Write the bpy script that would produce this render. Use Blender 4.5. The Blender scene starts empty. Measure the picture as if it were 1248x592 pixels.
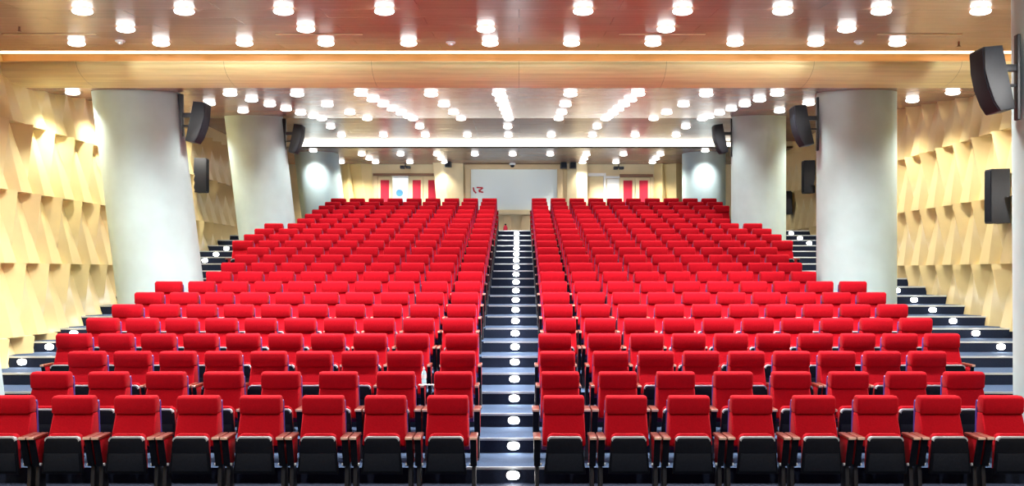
import bpy, bmesh, math, random
from mathutils import Vector, Matrix
random.seed(4)
sc = bpy.context.scene
COL = sc.collection
PI = math.pi
R = math.radians

# ------------------------------------------------------------------ materials
def new_mat(name):
    m = bpy.data.materials.new(name)
    m.use_nodes = True
    nt = m.node_tree
    return m, nt, nt.nodes['Principled BSDF']

def plain(name, col, rough=0.6, metal=0.0, noise=0.0, nscale=20, bump=0.0, spec=0.5, sheen=0.0):
    m, nt, b = new_mat(name)
    b.inputs['Base Color'].default_value = (*col, 1)
    b.inputs['Roughness'].default_value = rough
    b.inputs['Metallic'].default_value = metal
    b.inputs['Specular IOR Level'].default_value = spec
    if sheen:
        b.inputs['Sheen Weight'].default_value = sheen
        b.inputs['Sheen Roughness'].default_value = 0.4
    if noise or bump:
        tc = nt.nodes.new('ShaderNodeTexCoord')
        n = nt.nodes.new('ShaderNodeTexNoise')
        n.inputs['Scale'].default_value = nscale
        n.inputs['Detail'].default_value = 5
        nt.links.new(tc.outputs['Object'], n.inputs['Vector'])
        if noise:
            r = nt.nodes.new('ShaderNodeValToRGB')
            r.color_ramp.elements[0].position = 0.3
            r.color_ramp.elements[1].position = 0.7
            r.color_ramp.elements[0].color = (*[c * (1 - noise) for c in col], 1)
            r.color_ramp.elements[1].color = (*[min(1, c * (1 + noise)) for c in col], 1)
            nt.links.new(n.outputs['Fac'], r.inputs['Fac'])
            nt.links.new(r.outputs['Color'], b.inputs['Base Color'])
        if bump:
            bp = nt.nodes.new('ShaderNodeBump')
            bp.inputs['Strength'].default_value = bump
            bp.inputs['Distance'].default_value = 0.01
            nt.links.new(n.outputs['Fac'], bp.inputs['Height'])
            nt.links.new(bp.outputs['Normal'], b.inputs['Normal'])
    return m

def emit(name, col, s):
    m = bpy.data.materials.new(name)
    m.use_nodes = True
    nt = m.node_tree
    nt.nodes.clear()
    o = nt.nodes.new('ShaderNodeOutputMaterial')
    e = nt.nodes.new('ShaderNodeEmission')
    e.inputs['Color'].default_value = (*col, 1)
    e.inputs['Strength'].default_value = s
    nt.links.new(e.outputs[0], o.inputs[0])
    return m

def planks(name, ca, cb, rough, w=2.4, h=0.3, gap=0.006, bump=0.15, spec=0.5, coat=0.0, axis='XY', wave=0.0):
    """wood boards running along X: brick layout for the boards, stretched noise for the grain"""
    m, nt, b = new_mat(name)
    tc = nt.nodes.new('ShaderNodeTexCoord')
    mp = nt.nodes.new('ShaderNodeMapping')
    if axis == 'XZ':
        mp.inputs['Rotation'].default_value = (R(90), 0, 0)
    nt.links.new(tc.outputs['Object'], mp.inputs['Vector'])
    br = nt.nodes.new('ShaderNodeTexBrick')
    br.inputs['Scale'].default_value = 1
    br.inputs['Brick Width'].default_value = w
    br.inputs['Row Height'].default_value = h
    br.inputs['Mortar Size'].default_value = gap
    br.inputs['Color1'].default_value = (*ca, 1)
    br.inputs['Color2'].default_value = (*cb, 1)
    br.inputs['Mortar'].default_value = (*[c * 0.35 for c in ca], 1)
    nt.links.new(mp.outputs[0], br.inputs['Vector'])
    mp2 = nt.nodes.new('ShaderNodeMapping')
    mp2.inputs['Scale'].default_value = (0.6, 14, 14)
    nt.links.new(tc.outputs['Object'], mp2.inputs['Vector'])
    n = nt.nodes.new('ShaderNodeTexNoise')
    n.inputs['Scale'].default_value = 1.0
    n.inputs['Detail'].default_value = 6
    nt.links.new(mp2.outputs[0], n.inputs['Vector'])
    mx = nt.nodes.new('ShaderNodeMix')
    mx.data_type = 'RGBA'
    mx.blend_type = 'MULTIPLY'
    mx.inputs['Factor'].default_value = 0.45
    rp = nt.nodes.new('ShaderNodeValToRGB')
    rp.color_ramp.elements[0].position = 0.3
    rp.color_ramp.elements[0].color = (0.55, 0.5, 0.45, 1)
    rp.color_ramp.elements[1].position = 0.65
    rp.color_ramp.elements[1].color = (1, 1, 1, 1)
    nt.links.new(n.outputs['Fac'], rp.inputs['Fac'])
    nt.links.new(br.outputs['Color'], mx.inputs[6])
    nt.links.new(rp.outputs['Color'], mx.inputs[7])
    nt.links.new(mx.outputs[2], b.inputs['Base Color'])
    b.inputs['Roughness'].default_value = rough
    b.inputs['Specular IOR Level'].default_value = spec
    b.inputs['Coat Weight'].default_value = coat
    b.inputs['Coat Roughness'].default_value = 0.12
    bp = nt.nodes.new('ShaderNodeBump')
    bp.inputs['Strength'].default_value = bump
    bp.inputs['Distance'].default_value = 0.01
    nt.links.new(n.outputs['Fac'], bp.inputs['Height'])
    nt.links.new(bp.outputs['Normal'], b.inputs['Normal'])
    if coat:
        nt.links.new(bp.outputs['Normal'], b.inputs['Coat Normal'])
    return m

M = {}
M['red'] = plain('red_fabric', (0.42, 0.0035, 0.012), 0.9, noise=0.10, nscale=60, bump=0.25, spec=0.1, sheen=0.04)
M['shell_violet'] = plain('violet_plastic', (0.085, 0.045, 0.28), 0.5)
M['dark'] = plain('black_plastic', (0.004, 0.005, 0.009), 0.55, noise=0.2, nscale=30, spec=.12)
M['dark_panel'] = plain('charcoal_board', (0.008, 0.010, 0.016), 0.6, noise=0.2, nscale=40, spec=.12)
M['trim_grey'] = plain('grey_edge', (0.42, 0.44, 0.46), 0.5)
M['armwood'] = planks('armrest_wood', (0.17, 0.030, 0.018), (0.21, 0.040, 0.024), 0.35, w=.5, h=.1, gap=0.0, bump=.05)
M['steel'] = plain('black_steel', (0.008, 0.008, 0.012), 0.5)
M['cap'] = plain('pale_cap', (0.75, 0.76, 0.78), 0.4)
M['carpet'] = plain('navy_carpet', (0.058, 0.092, 0.165), 0.95, noise=0.2, nscale=90, bump=0.3, spec=0.15)
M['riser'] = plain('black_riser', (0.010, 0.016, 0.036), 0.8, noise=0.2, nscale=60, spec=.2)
M['alu'] = plain('aluminium', (0.62, 0.66, 0.7), 0.35, metal=0.6)
M['ceil_wood'] = planks('ceiling_veneer', (0.315, 0.175, 0.120), (0.37, 0.21, 0.145), 0.26, w=2.56, h=.62, gap=0.004, bump=.2, spec=.32)
M['beam_wood'] = planks('beam_veneer', (0.84, 0.72, 0.35), (0.88, 0.76, 0.38), 0.4, w=2.5, h=1.0, gap=0.003, bump=.05)
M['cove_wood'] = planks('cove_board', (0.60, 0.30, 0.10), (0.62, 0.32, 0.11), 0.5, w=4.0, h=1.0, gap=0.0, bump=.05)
M['gold'] = plain('gold_panel', (0.85, 0.67, 0.32), 0.42, noise=0.05, nscale=1.5, spec=.5)
M['cream'] = plain('cream_board', (0.80, 0.66, 0.40), 0.6, noise=0.06, nscale=2)
M['cream_dark'] = plain('tan_board', (0.62, 0.47, 0.27), 0.6, noise=0.06, nscale=2)
M['brown'] = plain('brown_frame', (0.22, 0.10, 0.05), 0.5)
M['white'] = plain('white_paint', (0.85, 0.85, 0.83), 0.6)
M['concrete'] = plain('pale_concrete', (0.47, 0.61, 0.625), 0.55, noise=0.06, nscale=2.2, bump=0.08)
M['speaker'] = plain('speaker_black', (0.007, 0.010, 0.017), 0.5, noise=0.15, nscale=50)
M['grille'] = plain('speaker_grille', (0.010, 0.014, 0.022), 0.7, noise=0.3, nscale=160, bump=.3, spec=.2)
M['screen'] = plain('screen_fabric', (0.84, 0.92, 0.90), 0.9)
M['red_ink'] = plain('red_ink', (0.55, 0.03, 0.05), 0.8)
M['red_panel'] = plain('red_door_fabric', (0.55, 0.02, 0.05), 0.9, noise=.1, nscale=50)
M['lamp'] = emit('lamp_glow', (1.0, 0.98, 0.94), 3.0)
M['step_lamp'] = emit('step_lamp_glow', (1.0, 0.99, 0.97), 16)
M['led'] = emit('warm_led', (1.0, 0.74, 0.42), 2.6)
M['led_white'] = emit('white_led', (1.0, 0.92, 0.78), 4)
M['daylight'] = emit('daylight_pane', (0.95, 1.0, 1.0), 0.42)
M['arm_end'] = plain('lit_arm_end', (0.62, 0.40, 0.30), 0.4)  # light on the armrest fronts, painted as a paler wood
M['bottle'] = plain('bottle_plastic', (0.55, 0.85, 0.92), 0.15)
M['blue'] = plain('blue_print', (0.08, 0.32, 0.55), 0.5)
M['plaster'] = plain('plaster', (0.75, 0.72, 0.66), 0.8)

# ------------------------------------------------------------------ mesh helpers
class MB:
    def __init__(s):
        s.bm = bmesh.new()
    def box(s, x0, x1, y0, y1, z0, z1, bev=0, seg=2, mtx=None, taper=1.0):
        """axis box; taper scales the top width in x"""
        c = Vector(((x0+x1)/2, (y0+y1)/2, (z0+z1)/2))
        ret = bmesh.ops.create_cube(s.bm, size=1)
        vs = ret['verts']
        for v in vs:
            k = taper if v.co.z > 0 else 1.0
            v.co = Vector((v.co.x*(x1-x0)*k, v.co.y*(y1-y0), v.co.z*(z1-z0))) + c
        if bev:
            es = list({e for v in vs for e in v.link_edges})
            g = bmesh.ops.bevel(s.bm, geom=es, offset=bev, segments=seg, profile=0.5, affect='EDGES')
            vs = [v for v in s.bm.verts if v in set(g['verts']) | set(v for v in vs if v.is_valid)]
        if mtx is not None:
            for v in vs:
                v.co = mtx @ v.co
        return s
    def prism(s, pts, axis, a, b, bev=0, seg=2):
        """polygon extruded between a and b along axis; pts are the two other coordinates in order"""
        def P(p, t):
            return {'x': (t, p[0], p[1]), 'y': (p[0], t, p[1]), 'z': (p[0], p[1], t)}[axis]
        v0 = [s.bm.verts.new(P(p, a)) for p in pts]
        v1 = [s.bm.verts.new(P(p, b)) for p in pts]
        n = len(pts)
        fs = [s.bm.faces.new(v0), s.bm.faces.new(v1[::-1])]
        for i in range(n):
            fs.append(s.bm.faces.new((v0[i], v1[i], v1[(i+1) % n], v0[(i+1) % n])))
        if bev:
            es = list({e for f in fs[:2] for e in f.edges})
            bmesh.ops.bevel(s.bm, geom=es, offset=bev, segments=seg, profile=0.5, affect='EDGES')
        return s
    def cyl(s, p0, p1, r0, r1=None, n=16, caps=True):
        r1 = r0 if r1 is None else r1
        p0, p1 = Vector(p0), Vector(p1)
        d = (p1-p0).normalized()
        a = d.orthogonal().normalized()
        b = d.cross(a)
        A = [s.bm.verts.new(p0 + (a*math.cos(t)+b*math.sin(t))*r0) for t in [2*PI*i/n for i in range(n)]]
        B = [s.bm.verts.new(p1 + (a*math.cos(t)+b*math.sin(t))*r1) for t in [2*PI*i/n for i in range(n)]]
        for i in range(n):
            s.bm.faces.new((A[i], A[(i+1) % n], B[(i+1) % n], B[i]))
        if caps:
            s.bm.faces.new(A[::-1]); s.bm.faces.new(B)
        return s
    def lathe(s, prof, n=16, center=(0, 0, 0)):
        """profile of (radius, z) spun about the z axis"""
        c = Vector(center)
        rings = []
        for r, z in prof:
            if r < 1e-5:
                rings.append([s.bm.verts.new(c + Vector((0, 0, z)))])
            else:
                rings.append([s.bm.verts.new(c + Vector((r*math.cos(2*PI*i/n), r*math.sin(2*PI*i/n), z))) for i in range(n)])
        for A, B in zip(rings, rings[1:]):
            for i in range(n):
                j = (i+1) % n
                if len(A) == 1 and len(B) == 1: continue
                if len(A) == 1: s.bm.faces.new((A[0], B[j], B[i]))
                elif len(B) == 1: s.bm.faces.new((A[i], A[j], B[0]))
                else: s.bm.faces.new((A[i], A[j], B[j], B[i]))
        return s
    def quad(s, *p):
        s.bm.faces.new([s.bm.verts.new(q) for q in p])
        return s
    def mesh(s, name, mat, smooth=True, angle=35):
        bmesh.ops.recalc_face_normals(s.bm, faces=s.bm.faces)
        me = bpy.data.meshes.new(name)
        s.bm.to_mesh(me)
        s.bm.free()
        me.materials.append(mat)
        if smooth:
            for p in me.polygons: p.use_smooth = True
            me.set_sharp_from_angle(angle=R(angle))
        return me
    def build(s, name, mat, parent=None, smooth=True, loc=None, angle=35):
        return link(name, s.mesh(name, mat, smooth, angle), parent, loc)

def link(name, me, parent=None, loc=None):
    o = bpy.data.objects.new(name, me)
    COL.objects.link(o)
    if parent: o.parent = parent
    if loc: o.location = loc
    return o

def tag(o, label=None, cat=None, group=None, kind=None):
    if label: o['label'] = label
    if cat: o['category'] = cat
    if group: o['group'] = group
    if kind: o['kind'] = kind
    return o

def thing(name, label, cat, loc=(0, 0, 0), group=None, rz=0):
    o = bpy.data.objects.new(name, None)
    o.empty_display_size = 0.1
    COL.objects.link(o)
    o.location = loc
    o.rotation_euler = (0, 0, rz)
    return tag(o, label, cat, group)

def kids(o):
    return KIDS.get(o.name, [])
KIDS = {}
def index_kids():
    KIDS.clear()
    for o in COL.objects:
        if o.parent: KIDS.setdefault(o.parent.name, []).append(o)

def dup(root, loc, label, group=None):
    r = root.copy(); COL.objects.link(r)
    r.location = loc
    r['label'] = label
    if group: r['group'] = group
    for ch in kids(root):
        c = ch.copy(); COL.objects.link(c); c.parent = r
        for g in kids(ch):
            d = g.copy(); COL.objects.link(d); d.parent = c
    return r

ORD = ['first', 'second', 'third', 'fourth', 'fifth', 'sixth', 'seventh', 'eighth', 'ninth', 'tenth', 'eleventh', 'twelfth',
       'thirteenth', 'fourteenth', 'fifteenth', 'sixteenth', 'seventeenth', 'eighteenth', 'nineteenth', 'twentieth', 'twenty-first', 'twenty-second']

# ------------------------------------------------------------------ the room's measures (metres)
HC = 2.40                      # camera height over the front floor
F, VX, VY = 1235.0, 632.5, 332.0
Y0, PITCH, RISE, NROW = 10.62, 0.95, 0.1746, 22
YB = 38.6                      # back wall
XL, XR = -8.35, 8.92
LEAN = 0.115                   # the left wall and the left columns lean outwards
def tier_z(k): return RISE*k
def tier_y(k): return Y0 + PITCH*k
def xl_at(z): return XL - LEAN*(z - 1.4)
TOPZ = tier_z(NROW-1)

def struct(o, label=None, cat=None):
    o['kind'] = 'structure'
    if label: tag(o, label, cat)
    return o

# ------------------------------------------------------------------ floor and raked tiers
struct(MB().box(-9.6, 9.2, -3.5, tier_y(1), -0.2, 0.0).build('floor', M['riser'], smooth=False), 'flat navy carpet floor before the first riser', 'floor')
for k in range(1, NROW):
    y0 = tier_y(k)
    y1 = tier_y(k+1) if k < NROW-1 else YB + 0.2
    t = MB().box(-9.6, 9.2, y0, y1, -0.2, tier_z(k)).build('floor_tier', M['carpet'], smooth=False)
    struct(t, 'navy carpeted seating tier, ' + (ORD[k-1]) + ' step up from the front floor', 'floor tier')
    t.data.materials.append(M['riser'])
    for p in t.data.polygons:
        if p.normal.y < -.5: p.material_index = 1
    z = tier_z(k)
    for (a, b) in ((-0.60, 0.45), (xl_at(z)+0.02, -6.62 if k > 7 else -6.6), (6.3, XR-0.02)):
        n = MB().prism([(y0-0.006, z-0.022), (y0-0.006, z+0.005), (y0+0.032, z+0.005), (y0+0.032, z+0.0005), (y0-0.0005, z+0.0005), (y0-0.0005, z-0.022)], 'x', a, b)
        n.build('stair_nosing', M['alu'], t, smooth=False)

# step lights: an oval bulkhead lens with a rim on each riser
def step_light_proto():
    t = thing('step_light', 'x', 'step light', (0, 0, -50))
    rim = MB(); lens = MB()
    n = 24
    def ring(rx, rz, y): return [(rx*math.copysign(abs(math.cos(a))**0.75, math.cos(a)), y, rz*math.copysign(abs(math.sin(a))**0.75, math.sin(a))) for a in [2*PI*i/n for i in range(n)]]
    rings = [ring(.080, .055, 0), ring(.080, .055, -.012), ring(.071, .046, -.014)]
    vs = [[rim.bm.verts.new(p) for p in r] for r in rings]
    for A, B in zip(vs, vs[1:]):
        for i in range(n): rim.bm.faces.new((A[i], A[(i+1) % n], B[(i+1) % n], B[i]))
    rim.build('rim', M['alu'], t)
    rings = [ring(.072, .047, -.010), ring(.061, .040, -.026), ring(.033, .022, -.034)]
    vs = [[lens.bm.verts.new(p) for p in r] for r in rings]
    for A, B in zip(vs, vs[1:]):
        for i in range(n): lens.bm.faces.new((A[i], A[(i+1) % n], B[(i+1) % n], B[i]))
    lens.bm.faces.new(vs[-1])
    lens.build('lens', M['step_lamp'], t)
    return t
SL = step_light_proto()
index_kids()
first = True
for (x, who) in ((-0.068, 'centre aisle'), (-8.0, 'left wall stairs'), (8.21, 'right wall stairs')):
    for k in range(1, NROW):
        if who != 'centre aisle' and k < 5: continue
        lab = 'glowing oval step light on the %s, %s riser from the bottom' % (who, ORD[k-1])
        loc = (x, tier_y(k), tier_z(k) - RISE*0.5)
        if first:
            SL.location = loc; SL['label'] = lab; SL['group'] = 'step lights of the ' + who; first = False
        else:
            dup(SL, loc, lab, 'step lights of the ' + who)

# ------------------------------------------------------------------ pleated side walls
def pleated(name, side):
    mb = MB(); bm = mb.bm
    P = 0.84
    zs = [0.12 + 1.22*i for i in range(-1, 6)]
    def X(off, z):
        return (xl_at(z) - 0.12 + off) if side < 0 else (XR + 0.12 - off)
    ya, yb = 5.0, YB
    n = int((yb-ya)/P)
    K = 6
    for ti in range(len(zs)-1):
        z0, z1 = zs[ti], zs[ti+1]
        # a narrow strip beside a broad one; each strip twists between its top and bottom edge
        seams = []
        for i in range(n):
            y = ya + i*P
            seams += [(y, y+.08, .03, .26), (y+.24, y+.26, .34, .05), (y+.54, y+.60, .10, .22)]
        strips = []
        for (yt, yb_, ot, ob) in seams:
            strips.append([(ot + (ob-ot)*q/K, yt + (yb_-yt)*q/K, z1 + (z0-z1)*q/K) for q in range(K+1)])
        for A, B in zip(strips, strips[1:]):
            VA = [bm.verts.new((X(o, z), y, z)) for o, y, z in A]
            VB = [bm.verts.new((X(o, z), y, z)) for o, y, z in B]
            for q in range(K):
                f = bm.faces.new((VA[q], VA[q+1], VB[q+1], VB[q])); f.smooth = True
            for q in (0, K):
                z = A[q][2]
                bm.faces.new([bm.verts.new(p) for p in (VA[q].co, VB[q].co, (X(0, z), B[q][1], z), (X(0, z), A[q][1], z))])
    za, zb = zs[0], 8.0
    for a, b in ((-3.5, YB+.2),):
        bm.faces.new([bm.verts.new((X(-0.02, z), y, z)) for y, z in ((a, za), (b, za), (b, zb), (a, zb))])
    return struct(mb.build(name, M['gold'], smooth=False), 'gold pleated wall panels along the %s side stairs' % ('left' if side < 0 else 'right'), 'wall')
pleated('wall_left', -1)
pleated('wall_right', 1)
struct(MB().box(-10.2, 9.4, -3.7, -3.5, -0.2, 7).build('wall_front', M['plaster'], smooth=False))

# ------------------------------------------------------------------ ceiling
def zA(y): return HC + 3.376 + 0.082*(y-12.95) if y > 11 else HC + 3.376 + 0.082*(11-12.95)
def zB(y): return HC + 3.27 + 0.095*(y-17.95)
ZC, ZD = HC + 4.28, HC + 4.12
YA1 = 16.95                    # rear edge of the front ceiling
def slab(name, prof, x0=-9.6, x1=9.2, mat='ceil_wood', th=0.06):
    mb = MB()
    pts = list(prof) + [(y, z+th) for y, z in reversed(prof)]
    return struct(mb.prism(pts, 'x', x0, x1).build(name, M[mat], smooth=False))
slab('ceiling', [(-3.6, zA(0)), (11, zA(11)), (YA1, zA(YA1))])
slab('ceiling_rear', [(18.0, zB(18.0)), (27.3, zB(27.3))])
slab('ceiling_back', [(27.25, ZC), (33.05, ZC)])
slab('ceiling_end', [(33.5, ZD), (YB+.2, ZD)])
# curved slatted beam across the hall
zl = HC + (VY-74.5)/F*17.15    # its upper lip
zb0 = zB(18.0)
prof = []
N = 26
for i in range(N+1):
    t = i/N
    a = t*PI/2
    y = 17.15 + 0.85*(1-math.cos(a))
    z = zl - (zl - zb0)*math.sin(a)
    nrm = Vector((-math.cos(a), -math.sin(a)))
    prof.append((y, z))
    if 0 < i < N:
        prof.append((y+0.004, z+0.012)); prof.append((y+0.010, z-0.001))
prof.append((18.0, zb0))
back = [(18.03, zb0+0.06), (17.9, zl+0.1), (17.19, zl+0.004)]
bm_ = MB().prism(prof + back, 'x', -9.15, 9.0)
struct(bm_.build('ceiling_beam', M['beam_wood'], smooth=False), 'curved slatted wooden beam across the hall below the cove', 'beam')
# cove behind the beam lip
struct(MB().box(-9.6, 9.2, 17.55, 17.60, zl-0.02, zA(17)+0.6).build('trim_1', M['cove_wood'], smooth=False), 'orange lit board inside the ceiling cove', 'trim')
lw = MB().box(-9.0, 8.9, 17.30, 17.345, HC+3.745, HC+3.785, bev=.008).build('cove_light', M['led'])
tag(lw, 'long warm strip light in the cove above the curved beam', 'strip light')
# second cove
struct(MB().box(-9.6, 9.2, 33.5, 33.56, ZD, ZC+0.5).build('trim_2', M['cream'], smooth=False), 'pale board of the rear ceiling cove', 'trim')
lw = MB().box(-7.35, 7.2, 33.42, 33.47, ZD+.04, ZC+.015, bev=.01).build('cove_light', M['led_white'])
tag(lw, 'bright white strip light in the rear ceiling cove', 'strip light')

# ------------------------------------------------------------------ concrete columns
def column(name, y, x, zref, r, lean, z1, label, z0=0.0):
    mb = MB()
    n = 64
    A = [mb.bm.verts.new((x + lean*(z0-zref) + r*math.cos(2*PI*i/n), y + r*math.sin(2*PI*i/n), z0)) for i in range(n)]
    B = [mb.bm.verts.new((x + lean*(z1-zref) + r*math.cos(2*PI*i/n), y + r*math.sin(2*PI*i/n), z1)) for i in range(n)]
    for i in range(n): mb.bm.faces.new((A[i], A[(i+1) % n], B[(i+1) % n], B[i]))
    mb.bm.faces.new(A); mb.bm.faces.new(B)
    return struct(mb.build(name, M['concrete']), label, 'column')
COLS = [(-1, 12.3, -7.16, 1.23, .78, -.12), (-1, 19.05, -6.76, 2.28, .785, -.125), (-1, 26.7, -6.66, 3.74, .75, -.118), (-1, 35.2, -6.86, 5.02, .76, -.12),
        (1, 11.9, 6.60, 1.2, .72, -.005), (1, 19.05, 6.34, 2.3, .72, 0), (1, 26.7, 6.31, 3.7, .705, 0), (1, 35.2, 6.42, 5, .745, 0)]
for (s, y, x, zr, r, l) in COLS:
    nm = 'left' if s < 0 else 'right'
    wh = {12.3: 'at the frame edge before the front row', 11.9: 'at the frame edge before the front row', 19.05: 'under the curved beam', 26.7: 'in the middle of the side stairs', 35.2: 'near the back wall'}[y]
    ztop = {12.3: zA(12.3)+.03, 11.9: zA(11.9)+.03, 19.05: zB(19.05)+.12, 26.7: zB(26.7)+.1, 35.2: ZD+.03}[y]
    column('column', y, x, zr, r, l, ztop, 'thick pale concrete column on the %s, %s' % (nm, wh))

# ------------------------------------------------------------------ ceiling downlights
def downlight_proto():
    t = thing('downlight', 'x', 'ceiling light', (0, 0, -50))
    MB().lathe([(.118, .014), (.118, -.006), (.092, -.010), (.090, 0.0)], 20).build('trim_ring', M['cream_dark'], t)
    MB().lathe([(.080, -.002), (.118, -.018), (.130, -.040), (.114, -.064), (.070, -.079), (0, -.084)], 14).build('diffuser', M['lamp'], t)
    return t
DL = downlight_proto()
ld = bpy.data.lights.new('downlight_lamp', 'SPOT')
ld.energy = 55
ld.spot_size = R(130)
ld.spot_blend = 0.8
ld.shadow_soft_size = 0.10
ld.color = (1.0, 0.985, 0.95)
lo = bpy.data.objects.new('lamp', ld)
COL.objects.link(lo)
lo.parent = DL
lo.location = (0, 0, -0.15)
def lamp_variant(name, energy, col=None):
    d = ld.copy(); d.name = name; d.energy = energy
    if col: d.color = col
    return d
LV = {'front': lamp_variant('front_lamp', 150), 'mid': lamp_variant('middle_lamp', 40), 'rear': lamp_variant('rear_lamp', 32), 'column': lamp_variant('column_lamp', 90),
      'end': lamp_variant('end_lamp', 1300), 'wall': lamp_variant('wall_lamp', 95, (1, .95, .84)), 'stage': lamp_variant('stage_lamp', 260)}
index_kids()
lights = []      # (x, y, z, tilt, label, group)
gA = [-5.58, -4.28, -3.01, -1.72, -.45, .82, 2.09, 3.37, 4.63, 5.90]
sl = math.atan(.082)
for i, x in enumerate(gA):
    if i != 4:
        lights.append((x, 12.95, zA(12.95), sl, 'round downlight on the front ceiling, row nearest the camera, %s from left' % ORD[i if i < 4 else i-1], 'front ceiling downlights'))
for j, x in enumerate((-5.59, -3.03, -.47, 2.09, 4.66)):
    lights.append((x, 14.4, zA(14.4), sl, 'round downlight on the front ceiling, middle row, %s from left' % ORD[j], 'front ceiling downlights'))
for j, x in enumerate([-6.9] + gA):
    lights.append((x, 15.8, zA(15.8), sl, 'round downlight on the front ceiling, row before the cove, %s from left' % ORD[j], 'front ceiling downlights'))
sl = math.atan(.095)
LINES = {-5.37: ('line before the left columns', 1), -2.94: ('dense line left of the aisle', 1), -.38: ('dense line over the aisle', 1), 2.2: ('dense line right of the aisle', 1), 4.78: ('line before the right columns', 1),
         -4.15: ('sparse line second from left', 0), -1.65: ('sparse line just left of the aisle', 0), .95: ('sparse line just right of the aisle', 0), 3.48: ('sparse line fourth from left', 0), -6.55: ('short line behind the left columns', 2), 6.05: ('short line behind the right columns', 2)}
for x, (nm, dense) in LINES.items():
    ys = [18.8, 20.25, 21.65, 23.1, 24.55, 26.0, 27.05] if dense == 1 else ([18.9, 21.7, 24.4, 27.0] if dense == 0 else [21.3, 23.8])
    for j, y in enumerate(ys):
        lights.append((x + .012*(y-18), y, zB(y), sl, 'round downlight behind the beam, %s, %s from front' % (nm, ORD[j]), 'downlights behind the curved beam'))
for s, X_ in (('left', -8.15), ('right', 7.92)):
    for j in range(5):
        y = 18.5 + 1.9*j
        lights.append((X_ - (.05*j if s == 'left' else 0), y, zB(y), sl, 'round downlight close to the %s gold wall, %s from the front' % (s, ORD[j]), 'downlights along the %s wall' % s))
    for j, y in enumerate((7.4, 9.4, 11.2)):  # out-of-view lamps added to light the gold walls
        lights.append((X_ + (.2 if s == 'left' else 0), y, zA(y), math.atan(.082), 'added downlight on the front ceiling edge by the %s gold wall, %s from the front' % (s, ORD[j]), 'downlights along the %s wall' % s))
gC = [-5.5, -4.2, -2.9, -1.6, -.33, 1.0, 2.28, 3.6, 4.87]
for j, x in enumerate(gC[::2]):
    lights.append((x, 29.6, ZC, 0, 'round downlight before the rear cove, its front row, %s from left' % ORD[j], 'downlights before the rear cove'))
for j, x in enumerate(gC):
    lights.append((x, 31.4, ZC, 0, 'round downlight before the rear cove, its rear row, %s from left' % ORD[j], 'downlights before the rear cove'))
for j, x in enumerate((-6.9, 6.25)):
    lights.append((x, 34.0, ZD, 0, 'round downlight over the front of the rear %s column' % ('left', 'right')[j], 'downlights near the back wall'))
for j, x in enumerate((-5.45, -4.1, -2.84, -1.53, -.22, 1.08, 2.34, 3.62, 4.9)):
    lights.append((x, 35.1, ZD, 0, 'round downlight near the back wall, front row, %s from left' % ORD[j], 'downlights near the back wall'))
for j, x in enumerate((-5.38, -2.8, 2.35, 4.92)):
    lights.append((x, 36.4, ZD, 0, 'round downlight near the back wall, middle row, %s from left' % ORD[j], 'downlights near the back wall'))
for j, x in enumerate((-6.6, -5.32, -4.05, -2.75, 2.36, 3.6, 4.95)):
    lights.append((x, 37.6, ZD, 0, 'round downlight near the back wall, last row, %s from left' % ORD[j], 'downlights near the back wall'))
DLK = list(kids(DL))
for i, (x, y, z, tilt, lab, g) in enumerate(lights):
    if i == 0:
        o = DL; o.location = (x, y, z); o['label'] = lab; o['group'] = g
    else:
        o = dup(DL, (x, y, z), lab, g)
    o.rotation_euler = (tilt, 0, 0)
    kind = 'wall' if 'wall, ' in lab else ('front' if y < 17 else ('mid' if y < 27.2 else ('rear' if y < 33 else ('column' if y < 34.5 else 'end'))))
    for c in COL.objects[-3:] if i else DLK:
        if c.type == 'LIGHT' and c.parent == o: c.data = LV[kind]

# slots, smoke detectors and sprinkler heads on the front ceiling
for j, (xa, xb, yy) in enumerate(((-7.7, -6.3, 15.1), (-3.63, -2.33, 15.1), (1.49, 2.78, 15.1), (5.34, 6.6, 15.1), (6.4, 7.2, 12.6))):
    o = MB().box(xa, xb, yy-.025, yy+.025, zA(yy)-.012, zA(yy)+.03, bev=.005).build('slot_vent', M['cream_dark'])
    tag(o, 'thin air slot on the front ceiling, ' + (['by the left wall', 'left of the aisle', 'right of the aisle', 'by the right wall', 'nearest the camera'][j]), 'vent', 'ceiling air slots')
for j, (x, y) in enumerate(((-6.2, 15.75), (-1.07, 15.9), (5.3, 15.8))):
    t = thing('smoke_detector', 'white smoke detector on the front ceiling, ' + ['left of three', 'middle of three', 'right of three'][j], 'smoke detector', (x, y, zA(y)), 'smoke detectors')
    MB().lathe([(.075, .0), (.075, -.02), (.06, -.03), (0, -.03)], 16).build('detector_base', M['white'], t)
    MB().lathe([(.045, -.028), (.042, -.05), (.02, -.06), (0, -.06)], 16).build('sensor_cap', M['alu'], t)
for j, (x, y) in enumerate(((-7.1, 14.4), (6.9, 15.9))):
    t = thing('sprinkler', 'small dark sprinkler head on the front ceiling, ' + ['left', 'right'][j] + ' one', 'sprinkler', (x, y, zA(y)), 'sprinkler heads')
    MB().cyl((0, 0, .01), (0, 0, -.07), .014, n=10).cyl((0, 0, -.07), (0, 0, -.078), .035, n=12).build('sprinkler_head', M['brown'], t)

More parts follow.
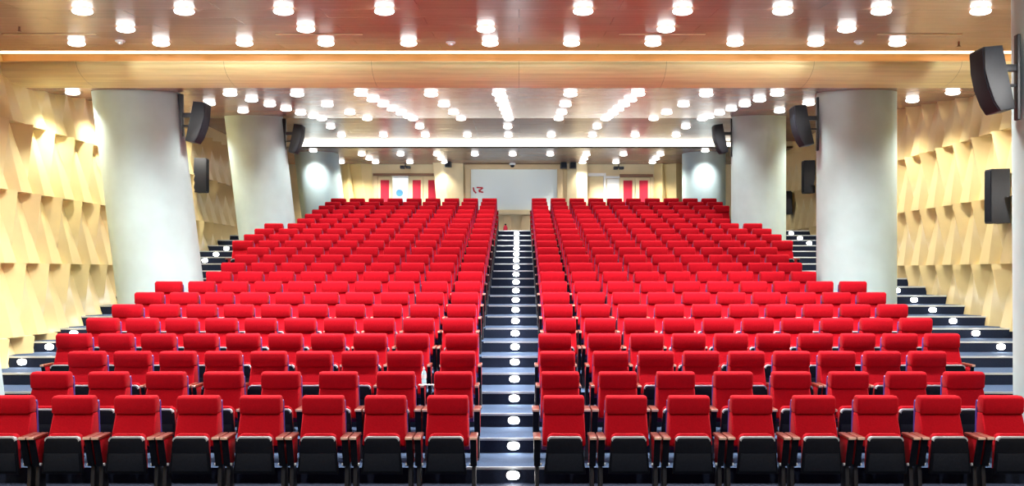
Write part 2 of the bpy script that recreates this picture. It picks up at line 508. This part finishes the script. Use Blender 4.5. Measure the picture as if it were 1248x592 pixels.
# ------------------------------------------------------------------ seats
TILT = R(16)
def lean_mtx(y, z):
    return Matrix.Translation((0, y, z)) @ Matrix.Rotation(-TILT, 4, 'X')
HM = lean_mtx(-.058, .924)
BM_ = lean_mtx(-.130, .612)
SM = lean_mtx(-.065, .655)
def arc_poly(wt, wb, z0, z1, rc, n=5):
    """outline with rounded top corners in the xz plane"""
    pts = [(-wb/2, z0), (wb/2, z0)]
    for i in range(n+1):
        a = i/n*PI/2
        pts.append((wt/2 - rc + rc*math.cos(a), z1 - rc + rc*math.sin(a)))
    for i in range(n+1):
        a = PI/2 + i/n*PI/2
        pts.append((-wt/2 + rc + rc*math.cos(a), z1 - rc + rc*math.sin(a)))
    return pts
ME = {}
def seat_meshes():
    hp = [(-.110, .826), (-.122, .842), (-.133, .985), (-.117, 1.010), (-.080, 1.023), (.0, 1.022), (.035, 1.0), (.045, .90), (.045, .826)]
    h = MB().prism(hp, 'x', -.229, .229, bev=.026, seg=3)
    ME['headrest'] = h.mesh('headrest', M['red'], angle=50)
    bp = [(-.205, .49), (-.200, .53), (-.074, .832), (.045, .832), (.050, .60), (.050, .47), (-.10, .46)]
    bb = MB().prism(bp, 'x', -.240, .240, bev=.02, seg=3)
    for v in bb.bm.verts: v.co.x *= 1 - .045*(v.co.z-.46)/.37
    ME['backrest'] = bb.mesh('backrest', M['red'], angle=50)
    sh = MB().prism([(.040, .40), (.040, .95), (.062, .965), (.078, .93), (.082, .40)], 'x', -.245, .245, bev=.008)
    for v in sh.bm.verts: v.co.x *= 1 - .06*(v.co.z-.40)/.56
    ME['back_shell'] = sh.mesh('back_shell', M['shell_violet'])
    ME['seat_cushion'] = MB().prism(arc_poly(.375, .40, .25, .632, .05), 'y', -.322, -.236, bev=.022, seg=3).mesh('seat_cushion', M['red'], angle=60)
    ME['seat_pan'] = MB().prism(arc_poly(.385, .455, .205, .603, .05), 'y', -.362, -.318, bev=.012, seg=2).mesh('seat_pan', M['dark'])
    tr = MB()
    a = arc_poly(.380, .38, .57, .612, .042, 6)[2:]
    b = arc_poly(.360, .36, .57, .596, .036, 6)[2:]
    v = [[tr.bm.verts.new((p[0], y, p[1])) for p in q] for q, y in ((b, -.368), (a, -.368), (a, -.314), (b, -.314))]
    for A, B in zip(v, v[1:]+v[:1]):
        for i in range(len(a)-1): tr.bm.faces.new((A[i], A[i+1], B[i+1], B[i]))
    tr.bm.faces.new([q[0] for q in v]); tr.bm.faces.new([q[-1] for q in v][::-1])
    ME['seat_trim'] = tr.mesh('seat_trim', M['trim_grey'])
    ME['under_panel'] = MB().prism([(-.20, .235), (.20, .235), (.185, .43), (-.185, .43)], 'y', -.372, -.352, bev=.008).mesh('under_panel', M['dark_panel'])
    for kind, x, w in (('wide', .302, .085), ('slim', .263, .052)):
        for s in (-1, 1):
            key = (kind, s)
            ME['armrest', kind, s] = MB().box(s*x-w/2, s*x+w/2, -.455, -.10, .590, .622, bev=.009, seg=2).mesh('armrest', M['armwood'])
            pw = w*.72
            ME['end_cap', kind, s] = MB().box(s*x-w/2+.004, s*x+w/2-.004, -.461, -.449, .593, .619, bev=.003, seg=1).mesh('end_cap', M['arm_end'])  # paler face carries the light falling on the armrest front
            ME['side_panel', kind, s] = MB().prism([(-.405, .588), (-.11, .588), (-.13, .30), (-.30, .29)], 'x', s*x-pw/2, s*x+pw/2, bev=.008).mesh('side_panel', M['red'])
            ME['front_edge', kind, s] = MB().prism([(-.430, .588), (-.400, .588), (-.297, .285), (-.330, .285)], 'x', s*x-pw/2-.004, s*x+pw/2+.004, bev=.006).mesh('front_edge', M['dark'])
            ME['pivot_cap', kind, s] = MB().cyl((s*(x-pw/2-.02), -.30, .30), (s*(x+pw/2-.006), -.30, .30), .017, n=12).mesh('pivot_cap', M['cap'])
            ME['leg', kind, s] = MB().prism([(-.30, 0), (-.12, 0), (-.145, .30), (-.275, .30)], 'x', s*x-.022, s*x+.022, bev=.006).mesh('leg', M['steel'])
            ME['foot', kind, s] = MB().box(s*x-.026, s*x+.026, -.34, -.07, 0, .014, bev=.005).mesh('foot', M['steel'])
seat_meshes()
def make_seat(kind, lod):
    t = thing('auditorium_seat', 'x', 'seat', (0, 0, -60))
    for n in ('headrest', 'backrest', 'back_shell'):
        link(n, ME[n], t)
    p = link('seat_pan', ME['seat_pan'], t)
    for n in ('seat_cushion', 'seat_trim') + (('under_panel',) if lod < 2 else ()):
        link(n, ME[n], p)
    for s in (-1, 1):
        ar = link('armrest', ME['armrest', kind, s], t)
        sp = link('side_panel', ME['side_panel', kind, s], t)
        link('front_edge', ME['front_edge', kind, s], sp)
        if lod < 2: link('end_cap', ME['end_cap', kind, s], ar)
        if lod < 1: link('pivot_cap', ME['pivot_cap', kind, s], sp)
        lg = link('leg', ME['leg', kind, s], t)
        if lod < 1: link('foot', ME['foot', kind, s], lg)
    return t
PROTO = {('wide', 0): make_seat('wide', 0), ('slim', 0): make_seat('slim', 0), ('slim', 1): make_seat('slim', 1), ('slim', 2): make_seat('slim', 2)}
index_kids()
used = set()
NL = [8, 8, 9, 10, 10, 10, 10, 10, 9, 9, 9, 9, 10, 10, 10, 10, 9, 9, 9, 9, 9, 9]
NR = [8, 8, 9, 10, 10, 10, 10, 10, 9, 9, 9, 9, 10, 10, 10, 10, 9, 9, 9, 10, 10, 10]
def xs(k, side):
    n = (NL if side < 0 else NR)[k]
    if k < 2:
        a, p = (-.797, -.697) if side < 0 else (.50, .70)
        return [a + p*j for j in range(n)]
    if k < 4:
        a, b, p = (-.80, -1.492, -.593) if side < 0 else (.503, 1.20, .591)
        return [a] + [b + p*j for j in range(n-1)]
    q = .590 if k < 8 else (.587 if k < 16 else .583)
    a, p = (-.910, -q) if side < 0 else (.622, q)
    return [a + p*j for j in range(n)]
def head_y(k): return 11.4 + PITCH*k
FAR = 16
for k in range(FAR):
    for side in (-1, 1):
        X = xs(k, side)
        for j, x in enumerate(X):
            row = 'front row' if k == 0 else ORD[k] + ' row from the front'
            lab = 'red auditorium seat, %s seat %s of the centre aisle, %s' % (ORD[j], 'left' if side < 0 else 'right', row)
            key = ('wide', 0) if k < 2 else ('slim', 0 if k < 5 else (1 if k < 9 else 2))
            loc = (x, head_y(k), tier_z(k))
            g = 'red seats in the %s' % row
            if key not in used:
                used.add(key)
                o = PROTO[key]; o.location = loc; o['label'] = lab; o['group'] = g
            else:
                o = dup(PROTO[key], loc, lab, g)
# the last six rows, a hundred and more small seats, as one object
def far_rows():
    bm = bmesh.new()
    keys = ['headrest', 'backrest', 'back_shell', 'seat_cushion', 'seat_pan'] + [(n, 'slim', s) for n in ('armrest', 'side_panel', 'leg') for s in (-1, 1)]
    mats = []
    for k in range(FAR, NROW):
        for side in (-1, 1):
            for x in xs(k, side):
                for key in keys:
                    me = ME[key]
                    m = me.materials[0]
                    if m not in mats: mats.append(m)
                    mi = mats.index(m)
                    nv, nf = len(bm.verts), len(bm.faces)
                    bm.from_mesh(me)
                    bm.verts.ensure_lookup_table(); bm.faces.ensure_lookup_table()
                    off = Vector((x, head_y(k), tier_z(k)))
                    for v in bm.verts[nv:]: v.co += off
                    for f in bm.faces[nf:]: f.material_index = mi; f.smooth = True
    me = bpy.data.meshes.new('rear_seats')
    bm.to_mesh(me); bm.free()
    for m in mats: me.materials.append(m)
    me.set_sharp_from_angle(angle=R(50))
    o = link('rear_seats', me)
    tag(o, 'last six rows of small red seats below the back wall', 'seats', None, 'stuff')
far_rows()

# water bottle and paper on an armrest of the third row
zarm = tier_z(2) + .6225
t = thing('water_bottle', 'clear blue water bottle standing on armrests beside the aisle, third row', 'bottle', (-1.215, head_y(2)-.33, zarm))
MB().lathe([(0, 0), (.028, 0), (.031, .01), (.031, .06), (.028, .07), (.031, .08), (.031, .135), (.022, .165), (.012, .18), (.012, .188), (0, .188)], 16).build('bottle_body', M['bottle'], t)
MB().lathe([(0.0301, .075), (.0322, .076), (.0322, .125), (.0301, .126)], 16).build('bottle_label', M['white'], t)
MB().lathe([(0.0001, .186), (.015, .186), (.015, .208), (0, .208)], 12).build('bottle_cap', M['white'], t)
p = MB().box(-1.275, -1.06, head_y(2)-.455, head_y(2)-.375, zarm+.0005, zarm+.006, bev=.002).build('paper', M['white'])
tag(p, 'white folded paper lying across the armrests in front of the water bottle', 'paper')

# ------------------------------------------------------------------ speakers
def column_speaker(x, y, z, s, label):
    """s = +1: speaker left of its column (right side of the hall); origin on the column face, u points to the aisle"""
    t = thing('column_speaker', label, 'speaker', (x, y, z), 'curved speakers on the columns')
    prof = [(.49, .37), (.27, .39), (.24, .20), (.12, -.34), (.29, -.37), (.36, -.27), (.435, -.08), (.475, .12)]
    P2 = [(-s*u, w) for u, w in prof]
    MB().prism(P2, 'y', -.19, .19, bev=.012).build('cabinet', M['speaker'], t)
    gr = [(.492, .35), (.478, .12), (.438, -.08), (.363, -.27), (.30, -.365)]
    g = MB()
    v0 = [g.bm.verts.new((-s*(u+.006), -.17, w)) for u, w in gr]
    v1 = [g.bm.verts.new((-s*(u+.006), .17, w)) for u, w in gr]
    w0 = [g.bm.verts.new((-s*(u-.004), -.17, w)) for u, w in gr]
    w1 = [g.bm.verts.new((-s*(u-.004), .17, w)) for u, w in gr]
    for i in range(len(gr)-1):
        g.bm.faces.new((v0[i], v0[i+1], v1[i+1], v1[i])); g.bm.faces.new((v0[i], w0[i], w0[i+1], v0[i+1])); g.bm.faces.new((v1[i], v1[i+1], w1[i+1], w1[i]))
    g.build('grille', M['grille'], t)
    MB().box(min(-s*.26, s*.0), max(-s*.26, s*.0), -.03, .03, .12, .20, bev=.006).build('bracket', M['steel'], t)
    MB().box(min(-s*.22, 0), max(-s*.22, 0), -.02, .02, -.06, -.03, bev=.004).build('brace', M['steel'], t)
    MB().box(min(-s*.03, s*.06), max(-s*.03, s*.06), -.05, .05, -.45, .55, bev=.006).build('wall_rail', M['steel'], t)
def col_edge(i, z):
    s, y, x, zr, r, l = COLS[i]
    return x + l*(z-zr) - s*r, y
for i, z, lab in ((5, HC+2.74, 'black curved speaker on the right column under the beam'), (6, HC+3.50, 'black curved speaker on the right column in the middle of the stairs'),
                  (4, HC+2.24, 'large black curved speaker at the upper right frame edge'),
                  (1, HC+2.80, 'black curved speaker on the left column under the beam'), (2, HC+3.50, 'black curved speaker on the left column in the middle of the stairs')):
    x, y = col_edge(i, z)
    column_speaker(x, y, z, COLS[i][0], lab)

def wall_speaker(s, y, z, h, label):
    x = (xl_at(z) + .10) if s < 0 else XR - .10
    t = thing('wall_speaker', label, 'speaker', (x, y, z), 'box speakers on the side walls')
    u = -s    # towards the hall
    MB().prism([(0, -.2), (u*.30, -.13), (u*.30, .13), (0, .2)], 'z', -h/2, h/2, bev=.012).build('cabinet', M['speaker'], t)
    MB().prism([(u*.298, -.12), (u*.312, -.12), (u*.312, .12), (u*.298, .12)], 'z', -h/2+.03, h/2-.03, bev=.004).build('grille', M['grille'], t)
    MB().box(-.10, .04, -.06, .06, -.1, .1).build('bracket', M['steel'], t)
wall_speaker(1, 18.4, HC+1.38, .98, 'black box speaker on the right wall near the frame edge')
wall_speaker(1, 30.4, HC+2.86, .98, 'narrow black speaker on the right wall beside the column under the beam')
wall_speaker(1, 32.9, HC+2.26, .75, 'small dark speaker low on the right wall beside the middle column')
wall_speaker(-1, 27.2, HC+2.6, .92, 'black box speaker on the left wall beside the column under the beam')

# ------------------------------------------------------------------ back wall
def bx(px): return (px - VX)/F*YB
def bz(py): return HC + (VY - py)/F*YB
struct(MB().box(-10.2, 9.4, YB, YB+.15, TOPZ-.3, ZD+.05).build('wall_back', M['cream'], smooth=False), 'cream back wall behind the last row', 'wall')
Yf = YB
def wbox(name, px0, px1, py0, py1, d0, d1, mat, parent=None, bev=.008, taper=1.0):
    """a box standing d0..d1 in front of the back wall between the given places"""
    return MB().box(bx(px0), bx(px1), Yf-d1, Yf-d0, bz(py1), bz(py0), bev=bev, taper=taper).build(name, M[mat], parent)
FL = VY - (TOPZ-HC)*F/YB       # floor line at the back wall
# left doors
d1 = thing('door_1', 'cream double doors with red panels in the left back wall', 'door', (bx(495), YB, TOPZ))
d1['kind'] = 'structure'
def kid(o, par):
    o.parent = par
    o.matrix_parent_inverse = Matrix.Translation(-Vector(par.location))
    return o
kid(wbox('door_header', 455, 532, 211.5, 214.5, 0, .12, 'brown'), d1)
kid(wbox('door_frame', 455, 461, 214.5, FL, 0, .10, 'cream_dark'), d1)
for (a, b, p0, p1) in ((461, 477.5, 464, 474.5), (498, 515.5, 503, 513), (516.5, 534, 522, 532.5)):
    lf = kid(wbox('door_leaf', a, b, 216, FL, 0, .05, 'cream'), d1)
    rp = wbox('red_panel', p0, p1, 219.5, FL-8, .045, .065, 'red_panel'); kid(rp, lf); rp.matrix_parent_inverse = Matrix.Identity(4); rp.location = (0, 0, 0)
    hd = MB().cyl((bx(b-1.6 if a < 500 else a+1.6), YB-.05, TOPZ+1.0), (bx(b-1.6 if a < 500 else a+1.6), YB-.09, TOPZ+1.0), .02, n=10).build('handle', M['alu']); hd.parent = lf
w1 = wbox('window_1', 478.5, 497.5, 216, FL-2, .0, .02, 'daylight'); struct(w1, 'bright glazed opening between the left red doors', 'window')
f1 = wbox('window_frame', 478.0, 498.0, 213.5, 217.0, .0, .09, 'white', w1)
nb = MB(); nb.bm.verts.index_update()
cx, cz = bx(487), bz(235.2)
nb.lathe([(0, 0), (.13, 0), (.13, .012), (0, .012)], 20)
n_ = nb.build('notice', M['blue']); n_.scale = (1, 1, 1); n_.rotation_euler = (R(90), 0, 0); n_.location = (cx, YB-.022, cz); tag(n_, 'blue round notice on the bright glazed opening', 'notice')
# right doors
d2 = thing('door_2', 'cream double doors with red panels in the right back wall', 'door', (bx(775), YB, TOPZ)); d2['kind'] = 'structure'
kid(wbox('door_header', 755, 795.5, 212.5, 216, 0, .12, 'brown'), d2)
kid(wbox('door_frame', 792, 796.5, 216, FL, 0, .10, 'cream_dark'), d2)
for (a, b, p0, p1) in ((755.5, 773.5, 759.5, 770.5), (774.5, 791.5, 779, 789.5)):
    lf = kid(wbox('door_leaf', a, b, 217, FL, 0, .05, 'cream'), d2)
    rp = wbox('red_panel', p0, p1, 220, FL-8, .045, .065, 'red_panel'); kid(rp, lf); rp.matrix_parent_inverse = Matrix.Identity(4)
    hd = MB().cyl((bx(b-1.6 if a < 760 else a+1.6), YB-.05, TOPZ+1.0), (bx(b-1.6 if a < 760 else a+1.6), YB-.09, TOPZ+1.0), .02, n=10).build('handle', M['alu']); hd.parent = lf
d3 = thing('door_3', 'white door beside the right red doors', 'door', (bx(746), YB, TOPZ)); d3['kind'] = 'structure'
kid(wbox('door_leaf', 739.5, 754.5, 218.3, FL, 0, .06, 'white'), d3)
kid(wbox('door_header', 738.5, 755, 214.5, 217.6, 0, .09, 'white'), d3)
d4 = thing('door_4', 'flat cream door next to the right white pilaster', 'door', (bx(726), YB, TOPZ)); d4['kind'] = 'structure'
kid(wbox('door_leaf', 717, 735, 215.5, FL, 0, .05, 'cream'), d4)
kid(wbox('door_frame', 735.3, 738.2, 211, FL, 0, .10, 'white'), d4)
kid(wbox('door_header', 716, 735.3, 211, 214.8, 0, .10, 'white'), d4)
# left and right gold folds of the back wall beside the doors
def fold(name, pts, label):
    """vertical folded panel: pts are (px top, px bottom, depth) from left to right"""
    mb = MB(); zt, zb_ = ZD, TOPZ
    T = [mb.bm.verts.new((bx(a), YB-d, zt)) for a, b, d in pts]
    B = [mb.bm.verts.new((bx(b), YB-d, zb_)) for a, b, d in pts]
    Tb = [mb.bm.verts.new((bx(a), YB, zt)) for a, b, d in pts]
    Bb = [mb.bm.verts.new((bx(b), YB, zb_)) for a, b, d in pts]
    for i in range(len(pts)-1):
        mb.bm.faces.new((T[i], T[i+1], B[i+1], B[i]))
    for i in (0, len(pts)-1): mb.bm.faces.new((T[i], B[i], Bb[i], Tb[i]))
    for i in range(len(pts)-1): mb.bm.faces.new((Tb[i], Bb[i], Bb[i+1], Tb[i+1]))
    o = mb.build(name, M['gold'], smooth=False)
    return struct(o, label, 'wall panel')
fold('trim_3', [(417, 419, .02), (426, 427, .25), (427, 440, .05), (441, 449, .3), (453, 455, .02)], 'gold folded wall panel beside the rear left column')
fold('trim_4', [(797, 798, .02), (806, 806, .28), (808, 815, .05), (822, 824, .3), (834, 836, .02)], 'gold folded wall panel beside the rear right column')
# pilasters
def pilaster(name, pts, label):
    mb = MB(); zt, zb_ = ZD, TOPZ
    T = [mb.bm.verts.new((bx(a), YB-d, zt)) for a, b, d in pts]
    B = [mb.bm.verts.new((bx(b), YB-d, zb_)) for a, b, d in pts]
    n = len(pts)
    for i in range(n): mb.bm.faces.new((T[i], T[(i+1) % n], B[(i+1) % n], B[i]))
    mb.bm.faces.new(T); mb.bm.faces.new(B[::-1])
    return struct(mb.build(name, M['cream'], smooth=False), label, 'pilaster')
pilaster('trim_5', [(528.5, 537, 0), (529, 537.5, .55), (541, 553, .62), (565, 566, .30), (565, 566, 0)], 'bright cream pilaster left of the projection screen')
pilaster('trim_6', [(691, 690, 0), (691, 690, .30), (702, 701, .62), (714.5, 715, .55), (715, 715.5, 0)], 'bright cream pilaster right of the projection screen')
# projection screen in a cream surround
s = thing('projection_screen', 'wide white projection screen in a cream surround on the back wall', 'screen', (bx(626), YB, bz(258)))
kid(wbox('screen_surround', 567, 574, 201, 256, 0.004, .20, 'cream_dark'), s)
kid(wbox('screen_surround', 679, 686, 201, 256, 0.004, .20, 'cream_dark'), s)
kid(wbox('screen_surround', 567, 686, 200.8, 206.5, 0.004, .205, 'cream_dark'), s)
kid(wbox('screen_fabric', 574, 679, 206.5, 256, 0.004, .06, 'screen', bev=.003), s)
kid(wbox('screen_ledge', 567, 686, 256, 258.5, 0.004, .22, 'cream'), s)
# red marks at the lower left of the screen
mk = MB()
def stroke(*pp, w=.028):
    for a, b in zip(pp, pp[1:]):
        A = Vector((bx(a[0]), YB-.068, bz(a[1]))); B = Vector((bx(b[0]), YB-.068, bz(b[1])))
        mk.cyl(A, B, w, n=8)
stroke((577, 228.5), (577.6, 232.5), (580.5, 235.5))
stroke((581, 228.6), (588.6, 229.0), (583.5, 233.0), (589, 234.6))
stroke((584, 231), (585, 234.5))
mkb = mk.build('red_lettering', M['red_ink']); kid(mkb, s)
# panelling below the screen
pn = wbox('panel_ledge', 600, 660, 258.5, 262, 0, .26, 'cream'); struct(pn, 'cream ledge of the panelling below the screen', 'panelling')
def arch(name, pts, parent):
    mb = MB().prism([(bx(a), bz(b)) for a, b in pts], 'y', YB-.2, YB-.02, bev=.01)
    return mb.build(name, M['cream_dark'], parent)
arch('arch_panel', [(613, FL), (623.5, FL), (623, 270), (621.5, 263.5), (613, 263.5)], pn)
arch('arch_panel', [(634.5, FL), (650, FL), (650, 263.5), (637, 263.5), (635, 270)], pn)
ex = thing('fire_extinguisher', 'red extinguisher standing at the top end of the centre aisle', 'fire extinguisher', (bx(616.2), YB-.45, TOPZ))
MB().lathe([(0, 0), (.075, 0), (.08, .02), (.08, .42), (.06, .48), (.03, .51), (0, .51)], 20).build('cylinder', M['red_panel'], ex)
MB().box(-.035, .035, -.02, .02, .505, .57, bev=.005).build('valve', M['dark'], ex)
# projectors and small speakers at the back ceiling
for px, py, w, lab in ((494, 203.5, .36, 'small black projector hung before the left back doors'), (754, 204.5, .36, 'small black projector hung before the right back doors')):
    y = YB-.5
    t = thing('projector', lab, 'projector', ((px-VX)/F*y, y, HC+(VY-py)/F*y), 'hung projectors')
    MB().box(-.19, -.02, -.12, .12, -.06, .05, bev=.015).box(.02, .19, -.12, .12, -.055, .04, bev=.015).build('body', M['speaker'], t)
    MB().cyl((-.10, -.12, 0), (-.10, -.15, 0), .035, n=14).build('lens', M['grille'], t)
    MB().cyl((0, 0, .03), (0, 0, ZD-t.location.z+.01), .02, n=10).box(-.06, .06, -.02, .02, .0, .05).build('mount', M['steel'], t)
for px, py, lab in ((546, 199.5, 'black speaker on the pilaster left of the screen'), (687, 201, 'black speaker right of the screen, left of a pair'), (698.5, 201, 'black speaker right of the screen, right of a pair')):
    y = YB-.95
    t = thing('back_wall_speaker', lab, 'speaker', ((px-VX)/F*y, y, HC+(VY-py)/F*y), 'small speakers by the screen')
    MB().prism([(-.13, .10), (-.10, -.12), (.10, -.12), (.13, .10)], 'z', -.13, .10, bev=.012).build('cabinet', M['speaker'], t)
    MB().box(-.085, .085, -.13, -.118, -.11, .08, bev=.003).build('grille', M['grille'], t)
    MB().cyl((0, .06, .02), (0, .45, .02), .02, n=8).build('bracket', M['steel'], t)
y = YB-.35
t = thing('ceiling_camera', 'white dome camera over the middle of the screen', 'camera', ((624.5-VX)/F*y, y, ZD))
MB().lathe([(.12, .0), (.12, -.05), (.10, -.07), (0, -.07)], 18).build('housing', M['white'], t)
MB().lathe([(.08, -.068), (.075, -.11), (.045, -.145), (0, -.155)], 18).build('dome', M['grille'], t)

# ------------------------------------------------------------------ stage lighting behind the camera (unseen, added to brighten the beam and columns)
for j, x in enumerate((-6, -2, 2, 6)):
    for i, y in enumerate((2.0, 6.0)):
        sd = dup(DL, (x, y, zA(y)), 'added unseen downlight over the stage front behind the camera, %s of four, %s row' % (ORD[j], ORD[i]), 'stage downlights')
        for c in COL.objects[-3:]:
            if c.type == 'LIGHT' and c.parent == sd: c.data = LV['stage']

for j, x in enumerate((-7.6, -5.6, -1.9, 1.9, 5.6, 7.9)):  # unseen floods added to lift the beam, columns and wall folds
    t = thing('added_floodlight', 'black stage floodlight over the stage behind the camera, %s of six from left' % ORD[j], 'floodlight', (x, 1.0, 4.75), 'stage floodlights')
    MB().prism([(-.12, -.15), (.12, -.20), (.12, .20), (-.12, .15)], 'x', -.22, .22, bev=.01).build('housing', M['speaker'], t)
    MB().box(-.2, .2, .120, .128, -.17, .17).build('lens', M['lamp'], t)
    MB().cyl((0, 0, .15), (0, 0, zA(1)-4.75+.02), .025, n=10).build('yoke', M['steel'], t)
    fd = bpy.data.lights.new('added_flood_lamp', 'SPOT'); fd.energy = 900 if abs(x) < 7 else 1900; fd.spot_size = R(30 if abs(x) < 7 else 34); fd.spot_blend = .7; fd.shadow_soft_size = .25; fd.color = (1, .98, .95)
    fo = bpy.data.objects.new('lamp', fd); COL.objects.link(fo); fo.parent = t; fo.location = (0, .2, 0)
    fo.rotation_euler = (R(96.5 if abs(x) < 7 else 90), 0, 0 if abs(x) < 7 else math.copysign(R(-2.5), x))

# ------------------------------------------------------------------ world, camera, render look
w = bpy.data.worlds.new('world')
sc.world = w
w.use_nodes = True
w.node_tree.nodes['Background'].inputs[0].default_value = (1, 1, 1, 1)
w.node_tree.nodes['Background'].inputs[1].default_value = 0.05
cd = bpy.data.cameras.new('camera')
cd.sensor_width = 36
cd.lens = F/1248*36
cd.shift_x = -(VX-624)/1248
cd.shift_y = (VY-296)/1248
cd.clip_end = 200
co = bpy.data.objects.new('camera', cd)
COL.objects.link(co)
co.location = (0, 0, HC)
co.rotation_euler = (R(90), 0, 0)
sc.camera = co
vs = sc.view_settings
vs.view_transform = 'Standard'
vs.look = 'None'
vs.gamma = 1
vs.use_curve_mapping = False
vs.exposure = 1.5
cy = sc.cycles
cy.use_denoising = True
cy.use_light_tree = True
cy.max_bounces = 8
cy.diffuse_bounces = 4
cy.glossy_bounces = 3
cy.sample_clamp_indirect = 8
cy.caustics_reflective = False
cy.caustics_refractive = False
